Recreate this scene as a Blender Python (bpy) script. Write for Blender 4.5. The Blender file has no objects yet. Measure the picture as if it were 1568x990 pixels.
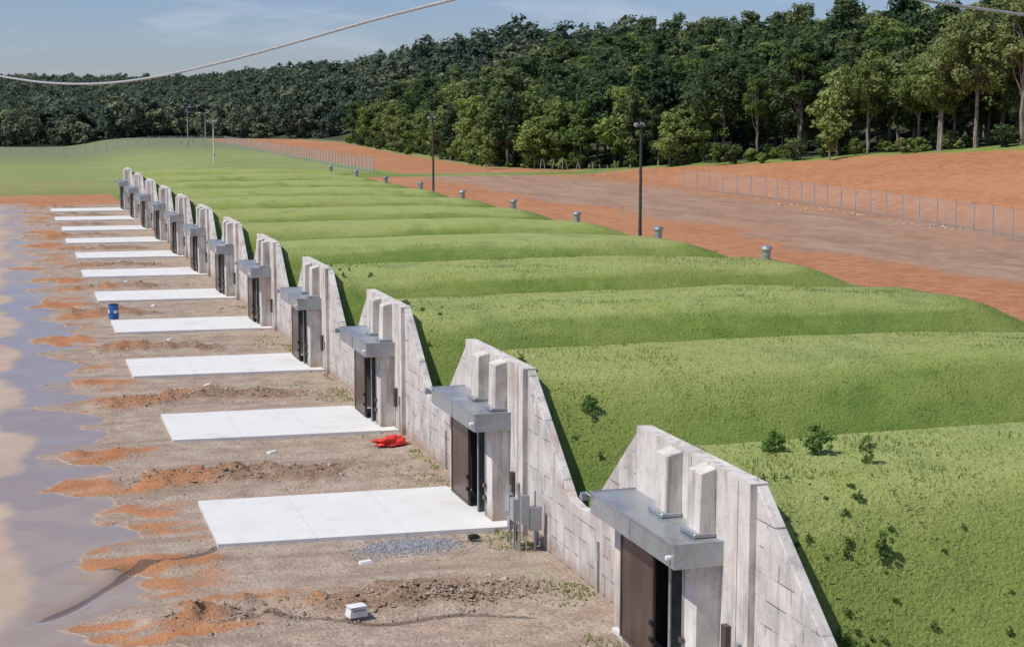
import bpy, math, random
import numpy as np
from mathutils import Vector
random.seed(7); rng=np.random.default_rng(11)
scene=bpy.context.scene
scene.view_settings.view_transform='Standard'
scene.view_settings.look='None'
scene.view_settings.exposure=0
COL=scene.collection
CAM=np.array([-16.9,-40.6,14.8])

# ------------------------------------------------------------------ noise
_L=rng.random((256,256))
def vnoise(x,y):
    x=np.asarray(x,float); y=np.asarray(y,float)
    xi=np.floor(x).astype(int); yi=np.floor(y).astype(int)
    fx=x-xi; fy=y-yi
    fx=fx*fx*(3-2*fx); fy=fy*fy*(3-2*fy)
    a=_L[xi%256,yi%256]; b=_L[(xi+1)%256,yi%256]
    c=_L[xi%256,(yi+1)%256]; d=_L[(xi+1)%256,(yi+1)%256]
    return (a*(1-fx)+b*fx)*(1-fy)+(c*(1-fx)+d*fx)*fy
def fbm(x,y,o=4):
    s=0;a=.5;t=0
    for i in range(o):
        s=s+a*vnoise(x+i*17.3,y+i*9.1); t+=a; a*=.5; x=x*2.03; y=y*2.03
    return s/t
def S(t):
    t=np.clip(t,0,1); return t*t*(3-2*t)

# ------------------------------------------------------------------ materials
def new_mat(name):
    m=bpy.data.materials.new(name); m.use_nodes=True
    nt=m.node_tree; nt.nodes.clear()
    return m,nt
def N(nt,t,**k):
    n=nt.nodes.new(t)
    for a,b in k.items(): setattr(n,a,b)
    return n
def ramp(nt,fac,stops):
    r=N(nt,'ShaderNodeValToRGB'); e=r.color_ramp.elements
    while len(e)<len(stops): e.new(.5)
    for i,(p,c) in enumerate(stops):
        e[i].position=p; e[i].color=(*c,1) if len(c)==3 else c
    nt.links.new(fac,r.inputs[0]); return r.outputs[0]
def noise(nt,vec,scale,detail=4,rough=.55):
    n=N(nt,'ShaderNodeTexNoise'); n.inputs['Scale'].default_value=scale
    n.inputs['Detail'].default_value=detail; n.inputs['Roughness'].default_value=rough
    if vec is not None: nt.links.new(vec,n.inputs['Vector'])
    return n.outputs['Fac']
def math_(nt,op,a,b=None,clamp=False):
    n=N(nt,'ShaderNodeMath',operation=op); n.use_clamp=clamp
    for i,v in enumerate((a,b)):
        if v is None: continue
        if isinstance(v,(int,float)): n.inputs[i].default_value=v
        else: nt.links.new(v,n.inputs[i])
    return n.outputs[0]
def mixc(nt,f,a,b,mode='MIX'):
    n=N(nt,'ShaderNodeMix',data_type='RGBA',blend_type=mode)
    for i,v in ((0,f),(6,a),(7,b)):
        if isinstance(v,(int,float)): n.inputs[i].default_value=v
        elif isinstance(v,tuple): n.inputs[i].default_value=(*v,1)
        else: nt.links.new(v,n.inputs[i])
    return n.outputs[2]
def maprange(nt,v,a,b,c=0,d=1):
    n=N(nt,'ShaderNodeMapRange',interpolation_type='SMOOTHSTEP')
    n.inputs[1].default_value=a;n.inputs[2].default_value=b;n.inputs[3].default_value=c;n.inputs[4].default_value=d
    nt.links.new(v,n.inputs[0]); return n.outputs[0]
def finish(nt,col,rough=.8,metal=0,bump=None,bstr=.3,bdist=.05,spec=.5):
    p=N(nt,'ShaderNodeBsdfPrincipled'); o=N(nt,'ShaderNodeOutputMaterial')
    for nm,v in (('Base Color',col),('Roughness',rough),('Metallic',metal),('Specular IOR Level',spec)):
        if isinstance(v,(int,float)): p.inputs[nm].default_value=v
        elif isinstance(v,tuple): p.inputs[nm].default_value=(*v,1)
        else: nt.links.new(v,p.inputs[nm])
    if bump is not None:
        b=N(nt,'ShaderNodeBump'); b.inputs['Strength'].default_value=bstr; b.inputs['Distance'].default_value=bdist
        nt.links.new(bump,b.inputs['Height']); nt.links.new(b.outputs[0],p.inputs['Normal'])
    nt.links.new(p.outputs[0],o.inputs[0]); return p
def geo_pos(nt):
    return N(nt,'ShaderNodeNewGeometry').outputs['Position']
def simple(name,c1,c2,scale=3,rough=.6,metal=0,bstr=.1,stretch=None):
    m,nt=new_mat(name); v=geo_pos(nt)
    if stretch:
        mp=N(nt,'ShaderNodeMapping'); mp.inputs['Scale'].default_value=stretch
        nt.links.new(v,mp.inputs[0]); v=mp.outputs[0]
    n=noise(nt,v,scale,4)
    c=ramp(nt,n,[(.3,c1),(.7,c2)])
    finish(nt,c,rough,metal,n,bstr,.02); return m

def concrete(name,base,blocks=False,stain=.35,pad=False):
    m,nt=new_mat(name); v=geo_pos(nt)
    n1=noise(nt,v,.9,5,.6)
    mp=N(nt,'ShaderNodeMapping'); mp.inputs['Scale'].default_value=(2.5,2.5,.25); nt.links.new(v,mp.inputs[0])
    n2=noise(nt,mp.outputs[0],1.2,5,.65)
    n3=noise(nt,v,14,3,.6)
    b=np.array(base)
    lo_,hi_=(.93,1.04) if pad else (.70,1.2)
    c=ramp(nt,n1,[(.25,tuple(b*lo_)),(.5,tuple(b)),(.75,tuple(np.minimum(b*hi_,.85)))])
    st=maprange(nt,n2,.46,.70,0,stain)
    c=mixc(nt,st,c,tuple(b*np.array([.38,.34,.30])))
    if not pad:
        n4=noise(nt,v,.55,3,.5); pk=maprange(nt,n4,.54,.70,0,.34)
        c=mixc(nt,pk,c,(.50,.32,.24))
        sx=N(nt,'ShaderNodeSeparateXYZ'); nt.links.new(v,sx.inputs[0])
        low=maprange(nt,math_(nt,'ADD',sx.outputs[2],math_(nt,'MULTIPLY',n1,.9)),.4,1.2,.6,0)
        c=mixc(nt,low,c,(.36,.22,.14))
    else:
        mud=maprange(nt,noise(nt,v,.45,5,.65),.52,.72,0,.35); c=mixc(nt,mud,c,(.46,.39,.32))
    c=mixc(nt,.08 if pad else .32,c,ramp(nt,n3,[(.3,(.22,.22,.22)),(.7,(.62,.62,.61))]),'OVERLAY')
    if blocks:
        cx=N(nt,'ShaderNodeCombineXYZ'); nt.links.new(sx.outputs[1],cx.inputs[0]); nt.links.new(sx.outputs[2],cx.inputs[1])
        br=N(nt,'ShaderNodeTexBrick'); nt.links.new(cx.outputs[0],br.inputs['Vector'])
        br.inputs['Scale'].default_value=1; br.inputs['Brick Width'].default_value=1.25; br.inputs['Row Height'].default_value=.62
        br.inputs['Mortar Size'].default_value=.022; br.inputs['Mortar Smooth'].default_value=.4
        br.inputs['Color1'].default_value=(1,1,1,1); br.inputs['Color2'].default_value=(.84,.84,.85,1); br.inputs['Mortar'].default_value=(.30,.27,.26,1)
        gate=maprange(nt,noise(nt,v,1.5,3),.45,.58,.08,.95)
        c=mixc(nt,gate,c,br.outputs['Color'],'MULTIPLY')
    finish(nt,c,.88,0,n3,.25,.02,.3); return m

M_conc=concrete('cast_concrete',(.65,.615,.57),False,.6)
M_wing=concrete('block_concrete',(.63,.595,.56),True,.45)
M_pad=concrete('pad_concrete',(.68,.675,.655),False,.05,True)
def metal_mat():
    m,nt=new_mat('galvanised_steel'); v=geo_pos(nt)
    vo=N(nt,'ShaderNodeTexVoronoi'); vo.inputs['Scale'].default_value=9; nt.links.new(v,vo.inputs[0])
    n=noise(nt,v,1.1,4)
    c=ramp(nt,n,[(.3,(.33,.355,.37)),(.7,(.47,.49,.51))])
    c=mixc(nt,.10,c,vo.outputs['Color'],'OVERLAY')
    r=maprange(nt,n,.3,.7,.3,.48)
    finish(nt,c,r,.6,n,.04,.02); return m
M_galv=metal_mat()
M_door=simple('brown_steel',(.075,.05,.043),(.13,.09,.078),1.5,.34,.25,.05,(2,2,.4))
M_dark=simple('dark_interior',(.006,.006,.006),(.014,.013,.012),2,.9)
M_joint=simple('panel_joint',(.16,.145,.13),(.3,.27,.24),3,.9)  # darker tone of the headwall panel joints
M_glass=simple('door_edge_grey',(.06,.07,.065),(.12,.13,.12),3,.4,.3)
M_white=simple('white_paint',(.72,.72,.70),(.8,.8,.78),4,.5)
M_blue=simple('blue_plastic',(.02,.10,.36),(.03,.14,.45),3,.4)
M_red=simple('red_plastic',(.6,.02,.012),(.75,.05,.03),5,.5)
M_orange=simple('orange_flag',(.7,.12,.02),(.8,.18,.03),5,.6)
M_pole=simple('weathered_pole',(.045,.038,.033),(.085,.075,.065),6,.75)
M_postg=simple('fence_steel',(.36,.37,.37),(.52,.53,.53),2,.45,.3)
M_cable=simple('cable_aluminium',(.2,.21,.21),(.66,.68,.69),70,.5,.2,.5)
M_bark=simple('bark',(.15,.12,.095),(.33,.30,.26),1.5,.95,0,.5,(2,2,.5))
M_stone=simple('stones',(.20,.13,.085),(.46,.38,.29),2.3,.9)
M_rubble=simple('pale_rubble',(.34,.24,.17),(.52,.42,.33),1.3,.9)
M_bluestone=simple('crushed_blue_stone',(.17,.17,.185),(.40,.40,.43),7,.9)
M_black=simple('black_rubber',(.015,.015,.015),(.03,.03,.03),5,.6)

def mesh_wire():
    m,nt=new_mat('chain_link'); o=N(nt,'ShaderNodeOutputMaterial')
    t=N(nt,'ShaderNodeBsdfTransparent'); p=N(nt,'ShaderNodeBsdfDiffuse')
    p.inputs['Color'].default_value=(.40,.41,.41,1)
    mx=N(nt,'ShaderNodeMixShader')
    v=geo_pos(nt); f=maprange(nt,noise(nt,v,.6,3),.3,.7,.12,.30)
    nt.links.new(f,mx.inputs[0]); nt.links.new(t.outputs[0],mx.inputs[1]); nt.links.new(p.outputs[0],mx.inputs[2])
    nt.links.new(mx.outputs[0],o.inputs[0]); return m
M_link=mesh_wire()

def foliage(name,stops,trans=.35):
    m,nt=new_mat(name)
    at=N(nt,'ShaderNodeAttribute',attribute_name='cl'); oi=N(nt,'ShaderNodeObjectInfo')
    f=math_(nt,'ADD',math_(nt,'MULTIPLY',at.outputs['Fac'],.4),math_(nt,'MULTIPLY',oi.outputs['Random'],.6))
    c=ramp(nt,f,stops)
    d=N(nt,'ShaderNodeBsdfDiffuse')
    t=N(nt,'ShaderNodeBsdfTranslucent'); mx=N(nt,'ShaderNodeMixShader'); mx.inputs[0].default_value=trans
    o=N(nt,'ShaderNodeOutputMaterial')
    nt.links.new(c,d.inputs['Color']); nt.links.new(c,t.inputs['Color'])
    nt.links.new(d.outputs[0],mx.inputs[1]); nt.links.new(t.outputs[0],mx.inputs[2]); nt.links.new(mx.outputs[0],o.inputs[0])
    return m
M_leaf=foliage('leaves',[(.1,(.085,.14,.045)),(.4,(.135,.20,.06)),(.65,(.195,.255,.08)),(.9,(.29,.32,.14))])
M_leafdark=foliage('leaves_dark',[(.1,(.055,.095,.05)),(.5,(.095,.14,.062)),(.75,(.15,.195,.08)),(.95,(.23,.26,.12))])
M_leafbright=foliage('leaves_bright',[(.1,(.15,.23,.05)),(.5,(.23,.31,.075)),(.95,(.33,.38,.15))])
M_leafhaze=foliage('leaves_far',[(.1,(.08,.115,.09)),(.45,(.12,.16,.11)),(.75,(.17,.205,.13)),(.92,(.28,.30,.17))],.3)  # aerial haze put into the leaf colour: paler and bluer
M_weed=foliage('weed_leaves',[(.1,(.11,.21,.045)),(.9,(.22,.32,.10))],.45)
M_blade=foliage('grass_blades',[(.05,(.13,.20,.03)),(.5,(.21,.28,.055)),(.95,(.34,.37,.14))],.45)

# ------------------------------------------------------------------ mesh helpers
def np_mesh(name,verts,faces,mats,midx=None,attrs=None,smooth=False):
    me=bpy.data.meshes.new(name)
    verts=np.asarray(verts,np.float32); k=faces.shape[1]; nf=len(faces)
    me.vertices.add(len(verts)); me.vertices.foreach_set('co',verts.ravel())
    me.loops.add(nf*k); me.loops.foreach_set('vertex_index',faces.astype(np.int32).ravel())
    me.polygons.add(nf); me.polygons.foreach_set('loop_start',np.arange(nf,dtype=np.int32)*k)
    for m in mats: me.materials.append(m)
    if midx is not None: me.polygons.foreach_set('material_index',midx.astype(np.int32))
    me.polygons.foreach_set('use_smooth',np.full(nf,smooth))
    me.update(calc_edges=True)
    if attrs:
        for n_,a in attrs.items():
            at=me.attributes.new(n_,'FLOAT','POINT'); at.data.foreach_set('value',a.astype(np.float32))
    return me
def add_obj(name,me,loc=(0,0,0),rot=(0,0,0),parent=None,scale=(1,1,1),col=None):
    o=bpy.data.objects.new(name,me); o.location=loc; o.rotation_euler=rot; o.scale=scale
    (col or COL).objects.link(o)
    if parent: o.parent=parent
    return o
class MB:
    def __init__(s): s.v=[];s.f=[];s.m=[];s.mats=[]
    def mi(s,m):
        if m not in s.mats: s.mats.append(m)
        return s.mats.index(m)
    def box(s,x0,x1,y0,y1,z0,z1,m,M=None):
        s.prism([(y0,z0),(y1,z0),(y1,z1),(y0,z1)],x0,x1,m,M)
    def prism(s,poly,x0,x1,m,M=None,x1b=None):
        b=len(s.v);n=len(poly);i=s.mi(m)
        P=[(x0,y,z) for y,z in poly]+[(x1,y,z) for y,z in poly]
        if M: P=[M(p) for p in P]
        s.v+=P
        s.f.append(list(range(b,b+n))[::-1]); s.m.append(i)
        s.f.append(list(range(b+n,b+2*n))); s.m.append(i)
        for k in range(n):
            j=(k+1)%n; s.f.append([b+k,b+j,b+n+j,b+n+k]); s.m.append(i)
    def hexa(s,P,m):
        b=len(s.v); s.v+=P; i=s.mi(m)
        for f in ([0,3,2,1],[4,5,6,7],[0,1,5,4],[1,2,6,5],[2,3,7,6],[3,0,4,7]): s.f.append([b+k for k in f]); s.m.append(i)
    def cyl(s,p0,p1,r0,r1,m,n=10,cap=True):
        p0=Vector(p0);p1=Vector(p1);d=(p1-p0).normalized()
        a=d.orthogonal().normalized(); c=d.cross(a); b=len(s.v); i=s.mi(m)
        for p,r in ((p0,r0),(p1,r1)):
            for k in range(n):
                t=2*math.pi*k/n; s.v.append(tuple(p+a*math.cos(t)*r+c*math.sin(t)*r))
        for k in range(n):
            j=(k+1)%n; s.f.append([b+k,b+j,b+n+j,b+n+k]); s.m.append(i)
        if cap:
            s.f.append([b+k for k in range(n)][::-1]); s.m.append(i)
            s.f.append([b+n+k for k in range(n)]); s.m.append(i)
    def mesh(s,name):
        me=bpy.data.meshes.new(name); me.from_pydata(s.v,[],s.f)
        for m in s.mats: me.materials.append(m)
        me.polygons.foreach_set('material_index',s.m); me.update()
        import bmesh
        bm=bmesh.new(); bm.from_mesh(me); bmesh.ops.recalc_face_normals(bm,faces=bm.faces); bm.to_mesh(me); bm.free()
        return me

# ------------------------------------------------------------------ terrain
SP=17.5
_fy=np.array([-900,-50,100,140,174,209,248,331,434,490,530,560,3000.])
_fx=np.array([150,135,118,111,105,91,71,75,84,78,20,-900,-900.])
def Xf(Y): return np.interp(Y,_fy,_fx)
def ridge(X,Y):
    bay=np.floor((Y-4.7+SP/2)/SP)
    r=((Y-4.7+SP/2)%SP)-SP/2
    r2=((Y+6.9+SP/2)%SP)-SP/2
    w=.75+1.0*fbm(X*.35,Y*.3,3)
    near=(bay<=2)
    lx=np.where(near,-14.6+1.2*vnoise(bay*3.7,bay*0+1),-15+3*vnoise(bay*3.7,bay*0+1))
    rx=np.where(near,-.6-1.5*vnoise(bay*2.3,bay*0+9),-.6-4.5*vnoise(bay*2.3,bay*0+9))
    a=np.exp(-np.abs((r+1.6*(fbm(X*.3+3,Y*.05,3)-.5)*1.6)/w)**2.2)*S((X-lx)/2)*S((rx-X)/3.)
    a=a*(.25+.75*S((fbm(X*.55,Y*.9,3)-.28)/.2))
    b=np.exp(-np.abs((r2+1.6*(fbm(X*.4+8,Y*.1,3)-.5))/(.4+1.0*fbm(X*.4,Y*.5,2)))**2)*S((X+16)/2)*S((-X-8.5-2.5*fbm(Y*.4,X*.1,2))/2.5)
    on=S((Y+8)/3)*S((203-Y)/6)
    return a*on,b*on
def height(X,Y):
    X=np.asarray(X,float);Y=np.asarray(Y,float)
    base=3*S((X-1)/25)*S((620-Y)/100)
    yr=np.abs(((Y+3.2+SP/2)%SP)-SP/2)
    p=1-S((yr-2.6)/5.0)
    zv=1.8+.7*S(X/12); zc=5.4-.4*S((X-18)/12)
    zm=zv+(zc-zv)*p + .26*(fbm(X*.09,Y*.3,2)-.5)*S(X/2)+.12*(fbm(X*.6,Y*.6,3)-.5)*S(X/2)
    E=S((Y+15)/9.5)*(1-S((Y-192)/9))
    R=1-S((X-28.5)/(6.5+2.5*fbm(Y*.05,X*0,2)))
    z=base+(zm-base)*E*R
    z=np.where((X>.15),z,0)
    k=np.interp(Y,[-200,100,140,174,209,255],[.17,.2,.21,.16,.1,.0])
    d=np.clip(X-76,0,400)
    kt=k*d*(1/(1+d/170))*S(d/6)
    kt=kt+.8*(fbm(X*.06,Y*.05,4)-.5)*S(d/8)*2*(Y<260)
    Xe=np.maximum(Xf(Y),72)
    hill=(17+6*S((Y-330)/140)+3*(fbm(X*.012,Y*.009+4,3)-.5)*S((Y-260)/60))*S((X-Xe)/(105-20*S((Y-330)/140)))*S((Y+100)/200)
    far=26*S((Y-640)/900)+16*(fbm(X*.0035+5,Y*.0022,3)-.5)*S((Y-650)/400)+7*(fbm(X*.012+5,Y*.006,3)-.5)*S((Y-600)/300)
    z=z+np.maximum(kt,np.maximum(hill,far*(Y>600)))
    ap=(X<=.15)&(Y<215)&(X>-30)
    a,b=ridge(X,Y)
    n=fbm(X*1.3,Y*1.3,4)
    zz=.12*(fbm(X*.3,Y*.3,3)-.5)+.62*a*(.1+n)*(.6+.5*S((-X-2)/7))+.34*b*(.3+n)
    lump=.40*(fbm(X*1.9,Y*1.9,3)-.5)*np.clip(a*1.3+b*.7,0,1)
    sp_=.16*np.exp(-((X+4.2)/1.1)**2-((Y-10.3)/.6)**2)
    z=z+np.where(ap,zz+lump-.03+sp_,0)
    return z
def h1(x,y): return float(height(np.array([x]),np.array([y]))[0])

xs=[-900,-600,-400,-280,-200,-150,-110,-80,-60,-48,-38,-30,-26]
xs+=list(np.arange(-23,-.01,.17))+[.12,.2]
xs+=list(np.arange(.7,44,.55))+list(np.arange(44,130,1.6))
x=130
while x<1700: xs.append(x); x+=max(2,(x-100)*.05)
xs=np.array(sorted(xs))
ys=[-300,-200,-140,-100,-70,-50,-38,-30,-24]; y=-20
while y<3200:
    ys.append(y); y+=max(.15,(y+40.6)*.0048)
ys=np.array(ys)
GX,GY=np.meshgrid(xs,ys); X=GX.ravel();Y=GY.ravel(); Z=height(X,Y)
nx=len(xs);ny=len(ys)
ii=np.arange(nx*ny).reshape(ny,nx)
F=np.stack([ii[:-1,:-1].ravel(),ii[:-1,1:].ravel(),ii[1:,1:].ravel(),ii[1:,:-1].ravel()],1)
u=X-Xf(Y)
ra,rb=ridge(X,Y)
grass=np.where(X>.15,1-S((X-35-5*(fbm(Y*.12,X*.1+2,3)-.5))/1.8),0)
grass=np.where((Y>222),1-S((X-46)/3),grass)
grass=np.where((Y>212)&(Y<=222)&(X>.15),1,grass)
grass=np.where((X<=.15)&(Y>222),S((Y-222)/10)*(.6+.4*S((Y-270)/40)),grass)
grass=np.maximum(grass,S((u+6)/6)*(Y<560)*.75); grass=np.where(Y>560,1,grass)
grass=np.where((X<=.15)&(X>-2.6)&(Y<205),np.maximum(grass,.34*fbm(X*.7,Y*.35,2)+.12),grass)
clay=np.where((X>75)&(u<3),1.0,0)
clay=np.where((X>46)&(X<80)&(Y>225)&(u<3),1.0,clay)
edge_=S((X-35)/1)*(1-S((X-39-10*fbm(X*.05,Y*.07,3))/5))
clay=np.maximum(clay,(.72*edge_+.62*S((X-36)/3)*fbm(X*.08,Y*.05,4))*(Y<230)*(X>30))
clay=np.maximum(clay,.72*S((X-62+8*(fbm(Y*.05,X*.1,2)-.5))/12)*(Y<230)*(X>50))
clay=np.where((X<=.15)&(Y>203),1.0,clay)
pn=fbm(X*.35+7,Y*.8,4)
cf=np.clip(ra*S((-X-4-3*pn)/5)*1.05+rb*1.0+.66*S((-X-9.5)/3.5)*S((pn-.45)/.2)+.25*S((pn-.5)/.15),0,1)
clay=np.where((X<=.15)&(Y<=203),cf,clay)
bd=-13.2+4.2*(fbm(Y*.55,X*.35,4)-.5)-2.2*np.exp(-((((Y-4.7+SP/2)%SP)-SP/2)/1.6)**2)-1.8*np.exp(-((((Y+6.9+SP/2)%SP)-SP/2)/1.3)**2)-.6*S((Y-60)/60)
wet=S((bd-X)/1.6+.5)*(Y<208)*(X>-60)
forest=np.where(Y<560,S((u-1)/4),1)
pud=wet*S((X+18.2+3.6*(fbm(Y*.22,X*.3,4)-.5))/2.2)*(1-.5*S((Y-60)/60))
trough_shade=S((np.abs(((Y+3.2+SP/2)%SP)-SP/2)-4.2)/3.2)*(X>.15)*(1-S((X-27)/5))*(Y<200)  # mask for slope shade painted into the grass between mounds
t_=(X+16.5)/6.6; chan=np.exp(-((Y-(6.3+7.0*t_+.5*np.sin(X*1.3)))/.32)**2)*S((X+17)/1)*S((-9.6-X)/1)
chan=chan+.8*np.exp(-((Y-(3.0-.25*(X+6)+.4*np.sin(X*1.1)))/.22)**2)*S((X+12)/1)*S((-2-X)/1)
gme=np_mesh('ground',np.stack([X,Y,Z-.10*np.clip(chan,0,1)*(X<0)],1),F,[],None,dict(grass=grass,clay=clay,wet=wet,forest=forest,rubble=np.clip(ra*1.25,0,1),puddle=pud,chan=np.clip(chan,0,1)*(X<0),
    trough_shade=trough_shade,crest_light=(1-S((np.abs(((Y+3.4+SP/2)%SP)-SP/2)-2.5)/2.6))*(X>.15)*(1-S((X-27)/5))*(Y<200)),True)

def ground_mat():
    m,nt=new_mat('ground_surface'); v=geo_pos(nt)
    A=lambda n_: N(nt,'ShaderNodeAttribute',attribute_name=n_).outputs['Fac']
    nb=noise(nt,v,.9,4,.6); nl=noise(nt,v,.06,3,.6); nf=noise(nt,v,9,3,.7); nm=noise(nt,v,.3,4,.62); nff=noise(nt,v,28,2,.6)
    mpg=N(nt,'ShaderNodeMapping'); mpg.inputs['Scale'].default_value=(.10,.9,.9); nt.links.new(v,mpg.inputs[0])
    nst=noise(nt,mpg.outputs[0],1.0,3,.6)
    mpy=N(nt,'ShaderNodeMapping'); mpy.inputs['Scale'].default_value=(.3,.08,.3); nt.links.new(v,mpy.inputs[0])
    nsy=noise(nt,mpy.outputs[0],1.0,5,.65)
    gv=ramp(nt,nb,[(.25,(.30,.22,.16)),(.5,(.42,.33,.255)),(.75,(.52,.435,.35))])
    gv=mixc(nt,.65,gv,ramp(nt,nf,[(.3,(.18,.16,.15)),(.55,(.5,.5,.5)),(.72,(.8,.78,.75))]),'OVERLAY')
    gv=mixc(nt,maprange(nt,nst,.48,.66,0,.6),gv,(.27,.195,.14))
    sx=N(nt,'ShaderNodeSeparateXYZ'); nt.links.new(v,sx.inputs[0])
    back=maprange(nt,sx.outputs[0],20,40)
    gb=ramp(nt,nsy,[(.3,(.27,.155,.095)),(.5,(.35,.215,.14)),(.7,(.42,.28,.19))])
    gb=mixc(nt,.5,gb,ramp(nt,nb,[(.3,(.3,.3,.3)),(.7,(.68,.68,.68))]),'OVERLAY')
    gv=mixc(nt,math_(nt,'MULTIPLY',back,.9),gv,gb)
    cl=ramp(nt,nb,[(.25,(.33,.125,.05)),(.5,(.45,.19,.08)),(.75,(.52,.27,.14))])
    cl=mixc(nt,.55,cl,ramp(nt,nf,[(.3,(.22,.22,.22)),(.7,(.7,.7,.7))]),'OVERLAY')
    cl=mixc(nt,maprange(nt,nl,.42,.65,0,.5),cl,(.49,.235,.11))
    cl=mixc(nt,maprange(nt,nsy,.5,.68,0,.6),cl,(.34,.155,.075))
    mask=lambda a,k,n_,lo=.38,hi=.62: maprange(nt,math_(nt,'ADD',a,math_(nt,'MULTIPLY',math_(nt,'SUBTRACT',n_,.5),k)),lo,hi)
    mc=mask(A('clay'),1.5,nb,.22,.85)
    c=mixc(nt,mc,gv,cl)
    rb_=mask(A('rubble'),1.0,nf,.3,.65)
    c=mixc(nt,math_(nt,'MULTIPLY',rb_,math_(nt,'SUBTRACT',.85,math_(nt,'MULTIPLY',mc,.55))),c,ramp(nt,nf,[(.32,(.10,.06,.035)),(.52,(.27,.165,.10)),(.75,(.47,.37,.28))]))
    wm=mask(A('wet'),.7,nb)
    edge=mask(A('wet'),1.0,nb,.1,.5)
    pp=mask(A('puddle'),.8,nm,.2,.8)
    c=mixc(nt,math_(nt,'MULTIPLY',edge,.6),c,(.33,.21,.13))
    c=mixc(nt,wm,c,ramp(nt,nm,[(.3,(.42,.305,.215)),(.7,(.52,.40,.295))]))
    c=mixc(nt,math_(nt,'MULTIPLY',math_(nt,'MULTIPLY',pp,wm),.7),c,(.27,.205,.165))
    c=mixc(nt,math_(nt,'MULTIPLY',mask(A('chan'),.8,nb),.8),c,(.12,.085,.065))
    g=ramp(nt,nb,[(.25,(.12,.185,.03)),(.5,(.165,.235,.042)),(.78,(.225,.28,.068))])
    g=mixc(nt,math_(nt,'MULTIPLY',A('trough_shade'),.7),g,(.08,.145,.022))  # shade of mound slopes put into the grass colour
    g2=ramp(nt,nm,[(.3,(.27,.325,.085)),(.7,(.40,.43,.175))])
    g=mixc(nt,maprange(nt,math_(nt,'ADD',A('crest_light'),math_(nt,'MULTIPLY',math_(nt,'SUBTRACT',nst,.5),1.6)),.2,1.0,0,.9),g,g2)  # paler crests: mown grass, plus mound lighting painted into the colour
    g=mixc(nt,maprange(nt,nm,.5,.68,0,.5),g,(.10,.17,.03))
    g=mixc(nt,maprange(nt,nl,.45,.65,0,.4),g,(.30,.32,.10))
    g=mixc(nt,.3,g,ramp(nt,nff,[(.3,(.28,.3,.22)),(.7,(.72,.72,.65))]),'OVERLAY')
    g=mixc(nt,.3,g,ramp(nt,nf,[(.3,(.28,.3,.22)),(.7,(.72,.72,.65))]),'OVERLAY')
    fl=maprange(nt,sx.outputs[1],215,260); g=mixc(nt,math_(nt,'MULTIPLY',fl,.65),g,ramp(nt,nst,[(.35,(.19,.24,.08)),(.65,(.36,.36,.15))]))
    fl2=maprange(nt,sx.outputs[1],330,430); g=mixc(nt,math_(nt,'MULTIPLY',fl2,.65),g,(.15,.18,.095))
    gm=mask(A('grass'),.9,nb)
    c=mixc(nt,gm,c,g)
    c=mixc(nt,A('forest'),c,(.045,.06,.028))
    notg=math_(nt,'SUBTRACT',1,gm)
    rr=math_(nt,'MULTIPLY',wm,notg)
    rough=math_(nt,'SUBTRACT',.93,math_(nt,'ADD',math_(nt,'MULTIPLY',rr,.4),math_(nt,'MULTIPLY',math_(nt,'MULTIPLY',pp,rr),.46)))
    hh=math_(nt,'MULTIPLY',math_(nt,'ADD',nf,math_(nt,'MULTIPLY',nb,1.5)),math_(nt,'SUBTRACT',1.01,rr))
    finish(nt,c,rough,0,hh,.9,.09,.45); return m
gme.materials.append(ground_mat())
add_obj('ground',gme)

# ------------------------------------------------------------------ bunkers
def part(fn,name):
    b=MB(); fn(b); return b.mesh(name)
def f_head(b):
    b.box(-.1,.32,-6.9,.46,-.4,5.8,M_conc)
    b.box(-.17,-.1,-6.9,-6.62,-.4,5.8,M_conc)
    b.box(-.106,-.1,-6.12,-6.09,0,5.72,M_joint)
    b.box(-.106,-.1,-3.33,-3.30,4.1,5.72,M_joint)
def f_wings(b):
    b.prism([(-12.1,-.4),(-6.9,-.4),(-6.9,5.76),(-11.2,2.3),(-12.1,2.2)],0,.3,M_wing)
    b.prism([(.46,-.4),(5.4,-.4),(5.4,2.2),(4.6,2.3),(.46,5.76)],0,.3,M_wing)
def f_wings0(b):
    b.prism([(-14.4,-.4),(-6.9,-.4),(-6.9,5.76),(-11.2,2.3),(-14.4,.1)],0,.3,M_wing)
    b.prism([(.46,-.4),(5.4,-.4),(5.4,2.2),(4.6,2.3),(.46,5.76)],0,.3,M_wing)
def f_wings11(b):
    b.prism([(-12.1,-.4),(-6.9,-.4),(-6.9,5.76),(-11.2,2.3),(-12.1,2.2)],0,.3,M_wing)
    b.prism([(.46,-.4),(8.5,-.4),(8.5,.2),(4.6,2.3),(.46,5.76)],0,.3,M_wing)
def f_butt(b):
    for y0 in (-2.75,-4.85):
        y1=y0+.78
        b.hexa([(-.56,y0,4.01),(-.1,y0,4.01),(-.1,y1,4.01),(-.56,y1,4.01),(-.52,y0,5.62),(-.1,y0,5.74),(-.1,y1,5.74),(-.52,y1,5.62)],M_conc)
        b.box(-.72,-.12,y0-.07,y1+.07,3.98,4.1,M_galv)
def f_canopy(b):
    b.box(-1.4,-.1,-5.3,.5,3.9,3.97,M_galv)
    b.box(-1.44,-1.40,-5.34,.54,3.36,4.0,M_galv)
    b.box(-1.40,-.1,-5.34,-5.30,3.36,4.0,M_galv)
    b.box(-1.40,-.1,.5,.54,3.36,4.0,M_galv)
    b.box(-1.47,-1.44,-5.37,.57,3.95,4.01,M_galv)
    b.box(-1.46,-1.44,-2.42,-2.36,3.36,3.95,M_galv)
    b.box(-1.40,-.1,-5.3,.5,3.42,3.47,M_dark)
    b.cyl((-1.44,-5.1,3.62),(-1.56,-5.1,3.62),.06,.06,M_white)
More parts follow.
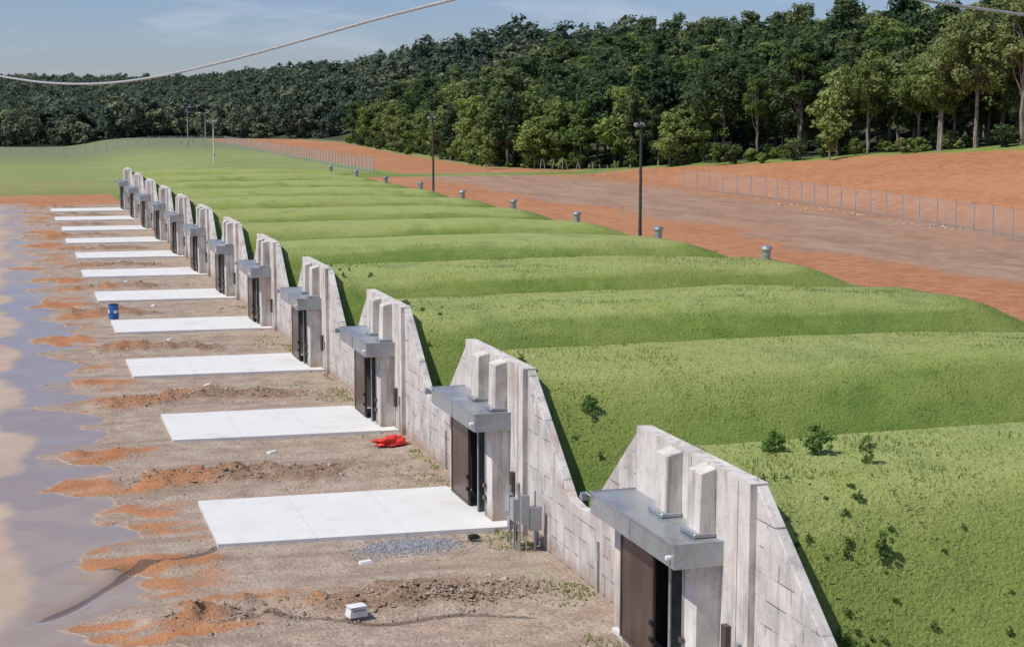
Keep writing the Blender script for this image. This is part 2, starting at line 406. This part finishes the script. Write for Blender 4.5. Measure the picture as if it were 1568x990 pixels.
def f_portal(b):
    b.box(-.75,-.1,-5.2,-4.4,-.2,3.42,M_conc)
    b.box(-.78,-.74,-4.46,-4.36,.05,3.3,M_galv)
    b.box(-.75,-.1,-.35,.42,-.2,3.42,M_conc)
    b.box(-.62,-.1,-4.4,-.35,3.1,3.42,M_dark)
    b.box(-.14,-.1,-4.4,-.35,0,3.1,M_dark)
    b.box(-.9,-.1,-6.0,.2,-.1,.07,M_pad)
def f_door(b):
    b.box(-.96,-.88,-2.9,-.6,.1,3.28,M_door)
    for y in (-2.9,-.68): b.box(-.985,-.96,y,y+.08,.1,3.28,M_door)
    for z in (.1,3.16): b.box(-.984,-.96,-2.82,-.68,z,z+.1,M_door)
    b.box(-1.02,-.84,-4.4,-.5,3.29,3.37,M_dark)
    b.box(-.82,-.2,-3.78,-3.70,.1,3.1,M_glass)
    b.box(-.86,-.82,-3.80,-3.68,.1,3.1,M_galv)
    for z in (.7,1.15):
        b.box(-1.06,-.985,-3.05,-2.85,z,z+.12,M_dark)
        b.box(-.86,-.785,-4.55,-4.35,z,z+.14,M_door)
    b.cyl((-1.0,-3.0,.3),(-1.0,-3.0,3.0),.02,.02,M_door,6)
def f_small(b):
    b.box(-.25,-.1,-5.85,-5.58,1.1,1.95,M_door)
    b.box(-.22,-.1,-6.5,-6.28,1.3,1.7,M_galv)
    b.cyl((-.15,-6.4,.0),(-.15,-6.4,1.3),.025,.025,M_galv,6)
    b.cyl((-.18,-5.7,.0),(-.18,-5.7,1.1),.025,.025,M_galv,6)
    b.box(-.12,-.1,-6.05,-5.92,.9,1.25,M_white)
    b.cyl((-1.3,.54,3.75),(-1.45,.95,3.85),.03,.03,M_galv,6)
    b.hexa([(-1.62,.8,3.66),(-1.36,.8,3.66),(-1.36,1.02,3.72),(-1.62,1.02,3.72),(-1.58,.85,3.84),(-1.4,.85,3.84),(-1.4,1.0,3.87),(-1.58,1.0,3.87)],M_galv)
    b.cyl((-.05,3.6,.0),(-.05,3.6,1.6),.03,.03,M_galv,6)
    b.cyl((.12,-3.4,5.8),(.12,-3.4,6.4),.010,.007,M_galv,5)
    b.cyl((.12,-6.7,5.8),(.12,-6.7,6.3),.010,.007,M_galv,5)
parts=[(part(f_head,'headwall'),'headwall'),(None,'wing_walls'),(part(f_butt,'buttresses'),'buttresses'),(part(f_canopy,'canopy'),'canopy'),
 (part(f_portal,'portal'),'portal'),(part(f_door,'steel_door'),'steel_door'),(part(f_small,'fittings'),'fittings')]
W=part(f_wings,'wing_walls');W0=part(f_wings0,'wing_walls_near');W11=part(f_wings11,'wing_walls_end')
for n in range(12):
    e=bpy.data.objects.new('concrete_bunker',None); COL.objects.link(e); e.location=(0,SP*n,0)
    for me,nm in parts:
        if me is None: me=W0 if n==0 else (W11 if n==11 else W)
        o=add_obj(nm,me,parent=e)
        if nm in('wing_walls','buttresses'):
            bv=o.modifiers.new('b','BEVEL'); bv.width=.02; bv.segments=1
def pad(n):
    pts=[(-10.25,-5.4),(-.95,-6.15),(-.95,.2),(-10.2,.8)]
    if n==0: pts=[(-10.25,-7.6),(-.95,-7.9),(-.95,-3.3),(-10.2,-3.0)]
    jx=random.uniform(-.3,.3); b=MB()
    for k in range(3):
        t0=k/3+(.0018 if k else 0); t1=(k+1)/3
        def L(a,c,t): return (a[0]+(c[0]-a[0])*t,a[1]+(c[1]-a[1])*t)
        q=[L(pts[0],pts[1],t0),L(pts[0],pts[1],t1),L(pts[3],pts[2],t1),L(pts[3],pts[2],t0)]
        q=[(x+(jx if x<-9 else 0),y) for x,y in q]
        b.hexa([(x,y,-.1) for x,y in q]+[(x,y,.12) for x,y in q],M_pad)
    add_obj('concrete_pad',b.mesh('concrete_pad'),(0,SP*n,0))
for n in range(12): pad(n)

# ------------------------------------------------------------------ vents
vb=MB()
vb.cyl((0,0,-.3),(0,0,.75),.33,.33,M_galv,18)
vb.cyl((0,0,.72),(0,0,.8),.44,.46,M_galv,18); vb.cyl((0,0,.8),(0,0,.98),.46,.38,M_galv,18)
vb.cyl((0,0,.98),(0,0,1.05),.38,.12,M_galv,18); vb.cyl((0,0,.3),(0,0,.36),.36,.36,M_galv,18)
vme=vb.mesh('roof_vent')
for n in range(3,12):
    y=SP*n-2.2; add_obj('roof_vent',vme,(29,y,h1(29,y)),(0,0,0),None,(.8,.8,.85))
# ------------------------------------------------------------------ poles
def light_pole(x,y,H,mat,heads=2,arm=.9,name='light_pole',hs=1.):
    b=MB(); b.cyl((0,0,-.3),(0,0,H),.15,.09,mat,10)
    b.box(-.05,.05,-arm,arm,H-.3,H-.2,mat)
    for k in range(heads):
        yy=-arm+2*arm*k/(heads-1) if heads>1 else 0
        b.hexa([(-.35*hs,yy-.16*hs,H-.15),(-.08,yy-.16*hs,H-.25),(-.08,yy+.16*hs,H-.25),(-.35*hs,yy+.16*hs,H-.15),(-.3*hs,yy-.14*hs,H+.08),(-.05,yy-.14*hs,H+.0),(-.05,yy+.14*hs,H+.0),(-.3*hs,yy+.14*hs,H+.08)],M_galv)
    b.box(-.2,.2,-.12,.12,1.2,1.7,M_galv)
    add_obj(name,b.mesh(name),(x,y,h1(x,y)),(0,0,math.radians(-70)))
light_pole(30.7,75.5,10.6,M_pole,2,.32)
light_pole(32.7,146,10.4,M_pole,2,.4)
light_pole(30,385,11,M_postg,2,1.1,'light_pole',2)
light_pole(33,372,9.5,M_postg,2,1.0,'light_pole',2)
light_pole(24.3,287,8.4,M_white,2,.8,'light_pole',2)
# marker flags
b=MB(); b.cyl((0,0,-.1),(0,0,.75),.015,.012,M_white,6); b.hexa([(0,-.01,.5),(.3,-.01,.53),(.3,.01,.53),(0,.01,.5),(0,-.01,.75),(.3,-.01,.72),(.3,.01,.72),(0,.01,.75)],M_orange)
fm=b.mesh('marker_flag')
for x,y in ((13.7,22.9),(22.8,39.4),(13,41.7),(13.3,60),(22.5,57),(13.3,77),(13,95),(22,92)): add_obj('marker_flag',fm,(x,y,h1(x,y)),(0,0,random.uniform(-.6,.6)))

# ------------------------------------------------------------------ fences
def fence(pts,name='chain_link_fence',sp=3.0,Hh=2.5,lean=0,mesh=True,barb=True,r=.05):
    b=MB(); pl=[]
    for (x0,y0),(x1,y1) in zip(pts[:-1],pts[1:]):
        L=math.hypot(x1-x0,y1-y0); k=max(1,int(L/sp))
        for i in range(k): pl.append((x0+(x1-x0)*i/k,y0+(y1-y0)*i/k))
    pl.append(pts[-1]); tops=[]
    for (x,y) in pl:
        z=h1(x,y); lx=random.gauss(0,lean); ly=random.gauss(0,lean)
        t=(x+lx,y+ly,z+Hh-abs(lx)*.2); tops.append(((x,y,z),t))
        b.cyl((x,y,z-.2),t,r,r*.9,M_postg,6)
        if barb: b.cyl(t,(t[0]-.25,t[1],t[2]+.35),.03,.02,M_postg,5)
    i=b.mi(M_link)
    for (a,ta),(c,tc) in zip(tops[:-1],tops[1:]):
        if mesh:
            k=len(b.v); b.v+=[a,c,tc,ta]; b.f.append([k,k+1,k+2,k+3]); b.m.append(i)
            b.cyl(ta,tc,.025,.025,M_postg,4,False)
    add_obj(name,b.mesh(name))
fence([(64,50),(70,92),(74,140),(74,165)],sp=3.6,r=.075)
fence([(74,168),(74,228)],lean=.35,Hh=2.2,mesh=False,barb=False,r=.05)
fence([(43.5,226),(44,419)],r=.09)
fence([(44,419),(-17,441),(-140,470)],r=.08)
# ------------------------------------------------------------------ cables
def cable(pts,r,name='overhead_cable'):
    cu=bpy.data.curves.new(name,'CURVE'); cu.dimensions='3D'; cu.bevel_depth=r; cu.bevel_resolution=2; cu.resolution_u=10
    sp=cu.splines.new('NURBS'); sp.points.add(len(pts)-1); sp.use_endpoint_u=True; sp.order_u=4
    for p,q in zip(sp.points,pts): p.co=(*q,1)
    cu.materials.append(M_cable); add_obj(name,cu)
cable([(-19.38,-4.8,15.9),(-16.85,-13.0,15.20),(-15.94,-15.96,15.05),(-15.18,-18.32,15.08),(-14.54,-20.3,15.22),(-14.0,-22.05,15.38),(-13.52,-23.5,15.54),(-13.11,-24.77,15.68),(-12.75,-25.9,15.77),(-12.42,-26.88,15.87)],.016)
cable([(-9.06,-27.1,15.84),(-8.08,-26.86,15.74),(-7.06,-26.66,15.67),(-5.91,-26.5,15.6)],.015)

# ------------------------------------------------------------------ small items
b=MB()
b.cyl((0,0,0),(0,0,1.0),.34,.34,M_blue,20)
for z in (.02,.33,.66,.97): b.cyl((0,0,z),(0,0,z+.03),.36,.36,M_blue,20)
b.box(-.36,-.32,-.12,.12,.4,.65,M_white); b.box(-.12,.12,-.37,-.33,.42,.62,M_white)
add_obj('blue_barrel',b.mesh('blue_barrel'),(-9.9,71.6,h1(-9.8,71.1)+.12),(0,0,.3))
b=MB(); b.hexa([(-.28,-.2,0),(.28,-.2,0),(.28,.2,0),(-.28,.2,0),(-.24,-.17,.24),(.24,-.17,.28),(.24,.17,.28),(-.24,.17,.24)],M_white)
b.box(-.26,.26,-.19,.19,.285,.31,M_white); b.cyl((-.2,-.2,.2),(.2,-.2,.2),.012,.012,M_black,6)
add_obj('white_crate',b.mesh('white_crate'),(-7.6,3.4,h1(-7.6,3.4)+.02),(0,0,.2))
def lump(name,mat,loc,sx,sy,sz,seed,sub=3,amp=.5,rot=0):
    import bmesh
    from mathutils import noise as mn
    bm=bmesh.new(); bmesh.ops.create_icosphere(bm,subdivisions=sub,radius=1)
    for v in bm.verts:
        d=1+amp*mn.noise(v.co*1.6+Vector((seed,0,0)))+amp*.5*mn.noise(v.co*4+Vector((seed,3,0)))
        v.co=Vector((v.co.x*sx,v.co.y*sy,max(v.co.z,-.15)*sz))*d
    me=bpy.data.meshes.new(name); bm.to_mesh(me); bm.free(); me.materials.append(mat)
    for p in me.polygons: p.use_smooth=True
    return add_obj(name,me,loc,(0,0,rot))
lump('red_tarp',M_red,(-1.2,26.2,.12),.8,.4,.26,3,4,.6,.2)
b=MB(); b.box(-.18,.18,-.12,.12,0,.12,M_black); b.box(-.1,.1,-.08,.08,.12,.15,M_black)
add_obj('black_valve_box',b.mesh('black_valve_box'),(-2.0,10.4,.05))
for n in range(1,8):
    b=MB(); b.hexa([(-.22,-.16,0),(.24,-.14,0),(.22,.16,0),(-.2,.15,0),(-.19,-.12,.08),(.2,-.1,.1),(.18,.12,.09),(-.17,.12,.07)],M_pad)
    yy=SP*n-8.6; xx=-6.8+random.uniform(-1,.8); add_obj('concrete_marker',b.mesh('concrete_marker'),(xx,yy,h1(xx,yy)),(0,0,random.random()))
b=MB()
for x,y in ((-.9,-.5),(-.9,.5),(-.35,-.5)): b.cyl((x,y,-.2),(x,y,2.0),.035,.035,M_galv,8)
b.box(-.94,-.90,-.6,.6,1.5,1.56,M_galv); b.box(-.94,-.90,-.6,.6,.8,.86,M_galv)
b.box(-1.12,-.94,-.5,-.1,1.0,1.75,M_galv); b.box(-1.10,-.94,.02,.42,1.2,1.8,M_galv); b.box(-1.08,-.94,.05,.3,.6,1.05,M_galv)
b.box(-.6,-.2,-.75,-.5,.7,1.5,M_galv); b.box(-.85,-.62,-.72,-.52,.9,1.9,M_galv)
b.box(-1.0,-.96,-.45,-.15,.3,.8,M_dark)
for x,y in ((-1.0,-.4),(-1.0,-.2),(-1.0,.2),(-.4,-.6),(-.7,-.62)): b.cyl((x,y,0),(x,y,1.1),.025,.025,M_galv,6)
add_obj('electrical_panel',b.mesh('electrical_panel'),(.0,9.2,0))

def stones(name,mat,pos,sizes):
    tri=np.array([[0,2,4],[2,1,4],[1,3,4],[3,0,4],[2,0,5],[1,2,5],[3,1,5],[0,3,5]])
    base=np.array([[1,0,0],[-1,0,0],[0,1,0],[0,-1,0],[0,0,1],[0,0,-1]],float)
    n=len(pos); V=base[None]*(sizes[:,None,None]*rng.uniform(.5,1.2,(n,6,1)))+rng.normal(0,.2,(n,6,3))*sizes[:,None,None]
    V[:,:,2]*=.7; V=V+pos[:,None,:]
    F_=(tri[None]+np.arange(n)[:,None,None]*6).reshape(-1,3)
    add_obj(name,np_mesh(name,V.reshape(-1,3),F_,[mat]))
P=[];Sz=[]
for n in range(0,7):
    k=1200 if n<3 else 400
    x=rng.uniform(-13,-1,k); y=SP*n+4.7+rng.normal(0,.8,k); P.append(np.stack([x,y,height(x,y)],1)); Sz.append(rng.gamma(1.6,.02,k)+.015)
k=520; x=rng.normal(-3.6,1.0,k); y=rng.normal(4.6,.4,k); P.append(np.stack([x,y,height(x,y)+.03],1)); Sz.append(rng.uniform(.03,.11,k))
k=7000; x=rng.uniform(-13,-.3,k); y=-3+120*rng.random(k)**1.6; P.append(np.stack([x,y,height(x,y)],1)); Sz.append(rng.gamma(1.6,.011,k)+.008)
stones('loose_stones',M_stone,np.concatenate(P),np.concatenate(Sz))
k=3200; x=rng.normal(-4.2,.75,k); y=rng.normal(10.3,.42,k); stones('crushed_stone_pile',M_bluestone,np.stack([x,y,height(x,y)+.01],1),rng.uniform(.025,.06,k))
k=500; y=rng.uniform(70,150,k); x=np.interp(y,[50,92,140],[64,70,74])-1.2+rng.normal(0,1.0,k)*(.4+fbm(y*.15,y*0,2)); kk=fbm(y*.2,y*0+3,3)>.5; x,y=x[kk],y[kk]
stones('fence_line_rubble',M_rubble,np.stack([x,y,height(x,y)+.02],1),rng.gamma(2,.045,len(x))+.03)

# ------------------------------------------------------------------ trees
def leaf_quads(cent,nrm,size,r):
    n=len(cent); nrm=nrm/np.linalg.norm(nrm,axis=1,keepdims=True)
    a=r.normal(size=(n,3)); a-=nrm*(a*nrm).sum(1,keepdims=True); a/=np.linalg.norm(a,axis=1,keepdims=True)
    b_=np.cross(nrm,a); s=size[:,None]
    V=np.stack([cent-a*s*.5-b_*s*.15,cent+b_*s*.45-a*s*.05,cent+a*s*.55+b_*s*.1,cent-b_*s*.42+a*s*.1],1)
    return V.reshape(-1,3)
def make_tree(name,H,Wd,nc,lp,leaf,base,seed,mat,conic=.3,trunk_r=.28,limbs=9):
    r=np.random.default_rng(seed)
    cz0=base*H; ch=(H-cz0)
    c=[]
    while len(c)<nc:
        p=r.uniform(-1,1,3)
        d=np.linalg.norm(p)
        if d>1 or d<.35 and r.random()<.8: continue
        c.append(p)
    c=np.array(c)
    zn=(c[:,2]+1)/2
    wid=(1-conic*zn)*(.6+.4*S(zn/.3))
    asym=1+.22*np.sin(2*np.arctan2(c[:,1],c[:,0])+r.uniform(0,6))+.12*np.sin(5*np.arctan2(c[:,1],c[:,0])+r.uniform(0,6))
    C=np.stack([c[:,0]*Wd*.5*wid*asym,c[:,1]*Wd*.5*wid*asym,cz0+ch*(.06+.88*zn)],1)
    cr=r.uniform(.06,.14,nc)*Wd*1.0
    crv=r.random(nc)
    idx=np.repeat(np.arange(nc),lp); n=len(idx)
    d=r.normal(size=(n,3)); d/=np.linalg.norm(d,axis=1,keepdims=True)
    rad=r.uniform(.35,1.15,n)**.7
    off3=d*rad[:,None]*cr[idx][:,None]*np.array([1.2,1.2,.8])
    pts=C[idx]+off3
    nr=d*.9+r.normal(size=(n,3))*.4+np.array([0,0,.4])
    keep=pts[:,2]>.02*H
    pts=pts[keep];nr=nr[keep];idx=idx[keep];n=len(idx)
    lv=leaf_quads(pts,nr,leaf*r.uniform(.55,1.35,n),r)
    lf=np.arange(n*4).reshape(n,4)
    cl=np.repeat(np.clip(crv[idx]*.75+r.random(n)*.3,0,1),4)
    def tube(p0,p1,r0,r1,k=6,seg=4,wob=.0):
        nonlocal TV,TF,to
        p0=np.array(p0,float);p1=np.array(p1,float)
        ts=np.linspace(0,1,seg+1); L=np.linalg.norm(p1-p0)
        rings=[]
        ax=(p1-p0)/L; a=np.cross(ax,[0.3,1,0.1]);a/=np.linalg.norm(a);bb=np.cross(ax,a)
        w=r.normal(0,wob*L,(seg+1,3)); w[0]=0;w[-1]=0
        for t,ww in zip(ts,w):
            p=p0+(p1-p0)*t+ww; rr=r0+(r1-r0)*t
            for q in range(k):
                an=2*math.pi*q/k; rings.append(p+(a*math.cos(an)+bb*math.sin(an))*rr)
        for s_ in range(seg):
            for q in range(k):
                q2=(q+1)%k; TF.append([to+s_*k+q,to+s_*k+q2,to+(s_+1)*k+q2,to+(s_+1)*k+q])
        TV+=rings; to+=len(rings)
    TV=[];TF=[];to=0
    tr=trunk_r*H/18
    lean=r.normal(0,.02*H,2)
    mid=np.array([lean[0]*.5,lean[1]*.5,H*.42]); top=np.array([lean[0],lean[1],H*.85])
    tube((0,0,-.03*H),mid,tr*1.15,tr*.75,7,4,.008); tube(mid,top,tr*.75,tr*.15,6,4,.015)
    for i in r.choice(nc,min(limbs,nc),replace=False):
        tz=r.uniform(.25,.65)*H; tz=min(tz,C[i][2]*.9)
        st=np.array([lean[0]*tz/H,lean[1]*tz/H,tz])
        tube(st,C[i],tr*.38,tr*.08,5,3,.04)
    TV=np.array(TV);TF=np.array(TF)
    Vv=np.concatenate([lv,TV]); Ff=np.concatenate([lf,TF+len(lv)])
    mi=np.concatenate([np.zeros(n),np.ones(len(TF))]); cl=np.concatenate([cl,np.zeros(len(TV))])
    return np_mesh(name,Vv,Ff,[mat,M_bark],mi,dict(cl=cl))
front=[make_tree('broadleaf_%d'%i,h,w,nc,80,.5,bs,100+i,mt,cn) for i,(h,w,nc,bs,mt,cn) in enumerate([
 (20,12.5,90,.36,M_leaf,.3),(18,10,75,.36,M_leaf,.2),(19,13,90,.40,M_leafdark,.35),(16,10,75,.25,M_leaf,.35),(15,10,70,.14,M_leafbright,.4),(21,9,70,.42,M_leaf,.1)])]
low=[make_tree('lowtree_%d'%i,h,w,nc,80,.46,bs,150+i,mt,cn) for i,(h,w,nc,bs,mt,cn) in enumerate([
 (13,9,70,.03,M_leafbright,.5),(12,8,65,.02,M_leaf,.6),(10,7.5,55,.03,M_leafbright,.3),(15,9,80,.04,M_leaf,.55),(14,7,60,.1,M_leafdark,.4)])]
young=make_tree('young',7.5,4.2,30,60,.4,.15,190,M_leafbright,.3,.3)

def in_list(pos,metas,name):
    for (x,y,s,mi) in pos:
        add_obj(name,metas[mi],(x,y,h1(x,y)-.1),(0,0,random.uniform(0,6.28)),None,(s*random.uniform(.9,1.1),s*random.uniform(.9,1.1),s))
pos=[]
y=104.
while y<212:
    pos.append((float(Xf(y))+random.uniform(0,7),y,random.uniform(.66,1.02),random.choice([0,1,2,0,5,3,4,1,5]))); y+=random.uniform(5,9)
in_list(pos,front,'deciduous_tree')
pos=[]
y=205.
while y<300:
    pos.append((float(Xf(y))+random.uniform(-1,4),y,random.uniform(.6,1.2),random.choice([0,1,2,3,4]))); y+=random.uniform(3.5,6.5)
while y<440:
    pos.append((float(Xf(y))+random.uniform(-1,4),y,random.uniform(.7,1.05),random.choice([0,1,1,3,4]))); y+=random.uniform(8,12)
in_list(pos,low,'leafy_tree')
for x,y,s in ((100.5,172,1.05),(93,196,.5),(66.5,236,.8)): add_obj('young_tree',young,(x,y,h1(x,y)),(0,0,1),None,(s,s,s))

def proto_col(name,metas):
    c=bpy.data.collections.new(name)
    for i,m in enumerate(metas):
        o=bpy.data.objects.new(name+'_%d'%i,m); c.objects.link(o)
    return c
def scatter(name,pts,coll,smin,smax,seed):
    me=bpy.data.meshes.new(name); me.vertices.add(len(pts)); me.vertices.foreach_set('co',np.asarray(pts,np.float32).ravel()); me.update()
    o=add_obj(name,me)
    ng=bpy.data.node_groups.new(name,'GeometryNodeTree')
    ng.interface.new_socket('Geometry',in_out='INPUT',socket_type='NodeSocketGeometry')
    ng.interface.new_socket('Geometry',in_out='OUTPUT',socket_type='NodeSocketGeometry')
    gi=ng.nodes.new('NodeGroupInput');go=ng.nodes.new('NodeGroupOutput')
    ip=ng.nodes.new('GeometryNodeInstanceOnPoints'); ci=ng.nodes.new('GeometryNodeCollectionInfo')
    ci.inputs['Collection'].default_value=coll; ci.inputs['Separate Children'].default_value=True; ci.inputs['Reset Children'].default_value=True
    rv=ng.nodes.new('FunctionNodeRandomValue'); rv.data_type='FLOAT_VECTOR'
    rv.inputs[0].default_value=(0,0,0); rv.inputs[1].default_value=(0,0,6.283); rv.inputs['Seed'].default_value=seed
    rs=ng.nodes.new('FunctionNodeRandomValue'); rs.data_type='FLOAT'; rs.inputs[2].default_value=smin; rs.inputs[3].default_value=smax; rs.inputs['Seed'].default_value=seed+5
    L=ng.links.new
    L(gi.outputs[0],ip.inputs['Points']); L(ci.outputs[0],ip.inputs['Instance']); ip.inputs['Pick Instance'].default_value=True
    L(rv.outputs[0],ip.inputs['Rotation']); L(rs.outputs[1],ip.inputs['Scale']); L(ip.outputs[0],go.inputs[0])
    md=o.modifiers.new('scatter','NODES'); md.node_group=ng; return o
mid=[make_tree('mid_%d'%i,h,w,50,44,.72,.2,300+i,mt,.35,.28,4) for i,(h,w,mt) in enumerate([(17,11.5,M_leaf),(16,11,M_leafdark),(18,12,M_leafdark),(15,11,M_leaf),(14,10,M_leafdark),(17.5,11.5,M_leafdark)])]
farp=[make_tree('far_%d'%i,h,w,34,26,1.2,.15,400+i,mt,.25,.28,2) for i,(h,w,mt) in enumerate([(15,13.5,M_leafhaze),(14,13,M_leafhaze),(16,14,M_leafhaze),(13,12,M_leafhaze)])]
bush=[make_tree('bush_%d'%i,h,w,22,45,.38,.0,500+i,mt,.3,.1,2) for i,(h,w,mt) in enumerate([(3.2,4,M_leaf),(2.4,3.4,M_leafbright),(4.2,4.5,M_leafdark)])]
def grid(sp,rmin,rmax,half=25):
    yaw=math.radians(17.7); g=np.arange(-rmax,rmax,sp)
    gx,gy=np.meshgrid(g,np.arange(0,rmax,sp)); gx=gx.ravel()+rng.uniform(-.6,.6,gx.size)*sp; gy=gy.ravel()+rng.uniform(-.6,.6,gy.size)*sp
    r=np.hypot(gx,gy); an=np.arctan2(gx,gy)-yaw
    k=(r>rmin)&(r<=rmax)&(np.abs(an)<math.radians(half))
    return gx[k]+CAM[0],gy[k]+CAM[1]
x,y=grid(7.6,120,480); k=(x-Xf(y)>6); x,y=x[k],y[k]
scatter('forest',np.stack([x,y,height(x,y)-.3],1),proto_col('forest_tree_kinds',mid),.65,1.15,1)
x,y=grid(9,480,1900,23); k=(x-Xf(y)>6); x,y=x[k],y[k]
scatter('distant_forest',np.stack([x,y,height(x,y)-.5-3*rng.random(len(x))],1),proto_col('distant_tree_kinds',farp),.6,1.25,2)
yy=rng.uniform(95,440,260); xx=Xf(yy)+rng.uniform(-2,9,len(yy))
scatter('undergrowth',np.stack([xx,yy,height(xx,yy)],1),proto_col('undergrowth_kinds',bush),.4,1.0,3)

def weed(seed,h,w):
    return make_tree('weed',h,w,26,22,.085,-.1,seed,M_weed,.55,.12,10)
wd=[weed(600+i,h,w) for i,(h,w) in enumerate([(.85,1.1),(.6,1.0),(1.0,.7),(.45,.8)])]
for x,y,s,i in [(3.9,-2.7,1.1,0),(3.0,-2.0,.95,1),(4.5,-4.3,.8,2),(2.1,10,.9,1),(3.1,-7.6,.8,2),(1.3,-8.9,.8,0),(1.6,-9.8,.7,1),(1.0,-10.4,.8,3),
  (.8,31.3,.8,3),(.7,13.6,.6,1),(2.7,-10.5,.8,0),(1.4,-11.3,.8,1)]:
    add_obj('weed_plant',wd[i],(x,y,h1(x,y)),(0,0,random.uniform(0,6)),None,(s,s,s))
k=110; yw=np.concatenate([rng.normal(-9.5,1.8,k),rng.uniform(2,50,40)]); xw=np.concatenate([.5+rng.gamma(1.6,1.1,k),.5+rng.gamma(1.3,.7,40)])
scatter('weed_patch',np.stack([xw,yw,height(xw,yw)-.03],1),proto_col('weed_kinds',wd[1:]),.12,.36,9)
n=120000
yb=-16+80*rng.random(n)**1.7; xb=.35+36*rng.random(n)**1.1
hb=rng.uniform(.03,.08,n)*(1+1.2*S((fbm(xb*.5,yb*.5,3)-.5)/.15)); zb=height(xb,yb)
an=rng.uniform(0,6.28,n); wv=np.stack([np.cos(an),np.sin(an),np.zeros(n)],1)*rng.uniform(.012,.03,n)[:,None]
bp=np.stack([xb,yb,zb-.01],1); tp=bp+np.stack([rng.normal(0,.05,n),rng.normal(0,.05,n),hb],1)
V=np.stack([bp-wv,bp+wv,tp],1).reshape(-1,3)
cl=np.repeat(np.clip(fbm(xb*.3,yb*.6,3)*.8+rng.random(n)*.5-.1,0,1),3)*1.6
add_obj('grass',np_mesh('grass',V,np.arange(3*n).reshape(n,3),[M_blade],None,dict(cl=cl)))
n=7000; xb=-rng.gamma(1.3,.7,n)-.15; yb=-4+90*rng.random(n)**1.4; k=(fbm(xb*.6,yb*.5,2)>.54)&(xb>-7)
xb=xb[k];yb=yb[k];n=len(xb); bp=np.stack([xb,yb,height(xb,yb)],1)
an=rng.uniform(0,6.28,n); wv=np.stack([np.cos(an),np.sin(an),np.zeros(n)],1)*.03
tp=bp+np.stack([rng.normal(0,.07,n),rng.normal(0,.07,n),rng.uniform(.04,.16,n)],1)
add_obj('grass_sprouts',np_mesh('grass_sprouts',np.stack([bp-wv,bp+wv,tp],1).reshape(-1,3),np.arange(3*n).reshape(n,3),[M_blade],None,dict(cl=rng.random(3*n))))

# ------------------------------------------------------------------ light
az=math.radians(-96); el=math.radians(56)
s3=Vector((math.sin(az)*math.cos(el),math.cos(az)*math.cos(el),math.sin(el)))
L=bpy.data.lights.new('sun','SUN'); L.energy=4.1; L.angle=math.radians(.5); L.color=(1,.955,.88)
lo=bpy.data.objects.new('sun',L); COL.objects.link(lo); lo.rotation_euler=s3.to_track_quat('Z','Y').to_euler()
w=bpy.data.worlds.new('World'); scene.world=w; w.use_nodes=True; nt=w.node_tree; nt.nodes.clear()
sk=N(nt,'ShaderNodeTexSky',sky_type='NISHITA'); sk.sun_disc=False; sk.sun_elevation=el; sk.sun_rotation=az; sk.dust_density=.3; sk.ozone_density=2.5; sk.air_density=1
tc=N(nt,'ShaderNodeTexCoord'); mp=N(nt,'ShaderNodeMapping'); mp.inputs['Scale'].default_value=(1,1,5); nt.links.new(tc.outputs['Generated'],mp.inputs[0])
cn=noise(nt,mp.outputs[0],6,6,.6); cm=maprange(nt,cn,.47,.68,0,.5)
c=mixc(nt,1.0,sk.outputs[0],(.55,.61,.84),'MULTIPLY')
c=mixc(nt,cm,c,(5.0,5.5,6.5))
bg=N(nt,'ShaderNodeBackground'); bg.inputs[1].default_value=.115; o=N(nt,'ShaderNodeOutputWorld')
nt.links.new(c,bg.inputs[0]); nt.links.new(bg.outputs[0],o.inputs[0])

# ------------------------------------------------------------------ camera
cd=bpy.data.cameras.new('camera'); cd.sensor_width=36; cd.lens=56.1; cd.clip_end=8000; cd.clip_start=.1
co=bpy.data.objects.new('camera',cd); COL.objects.link(co); co.location=tuple(CAM); co.rotation_euler=(math.radians(90-7.85),0,math.radians(-17.7))
scene.camera=co
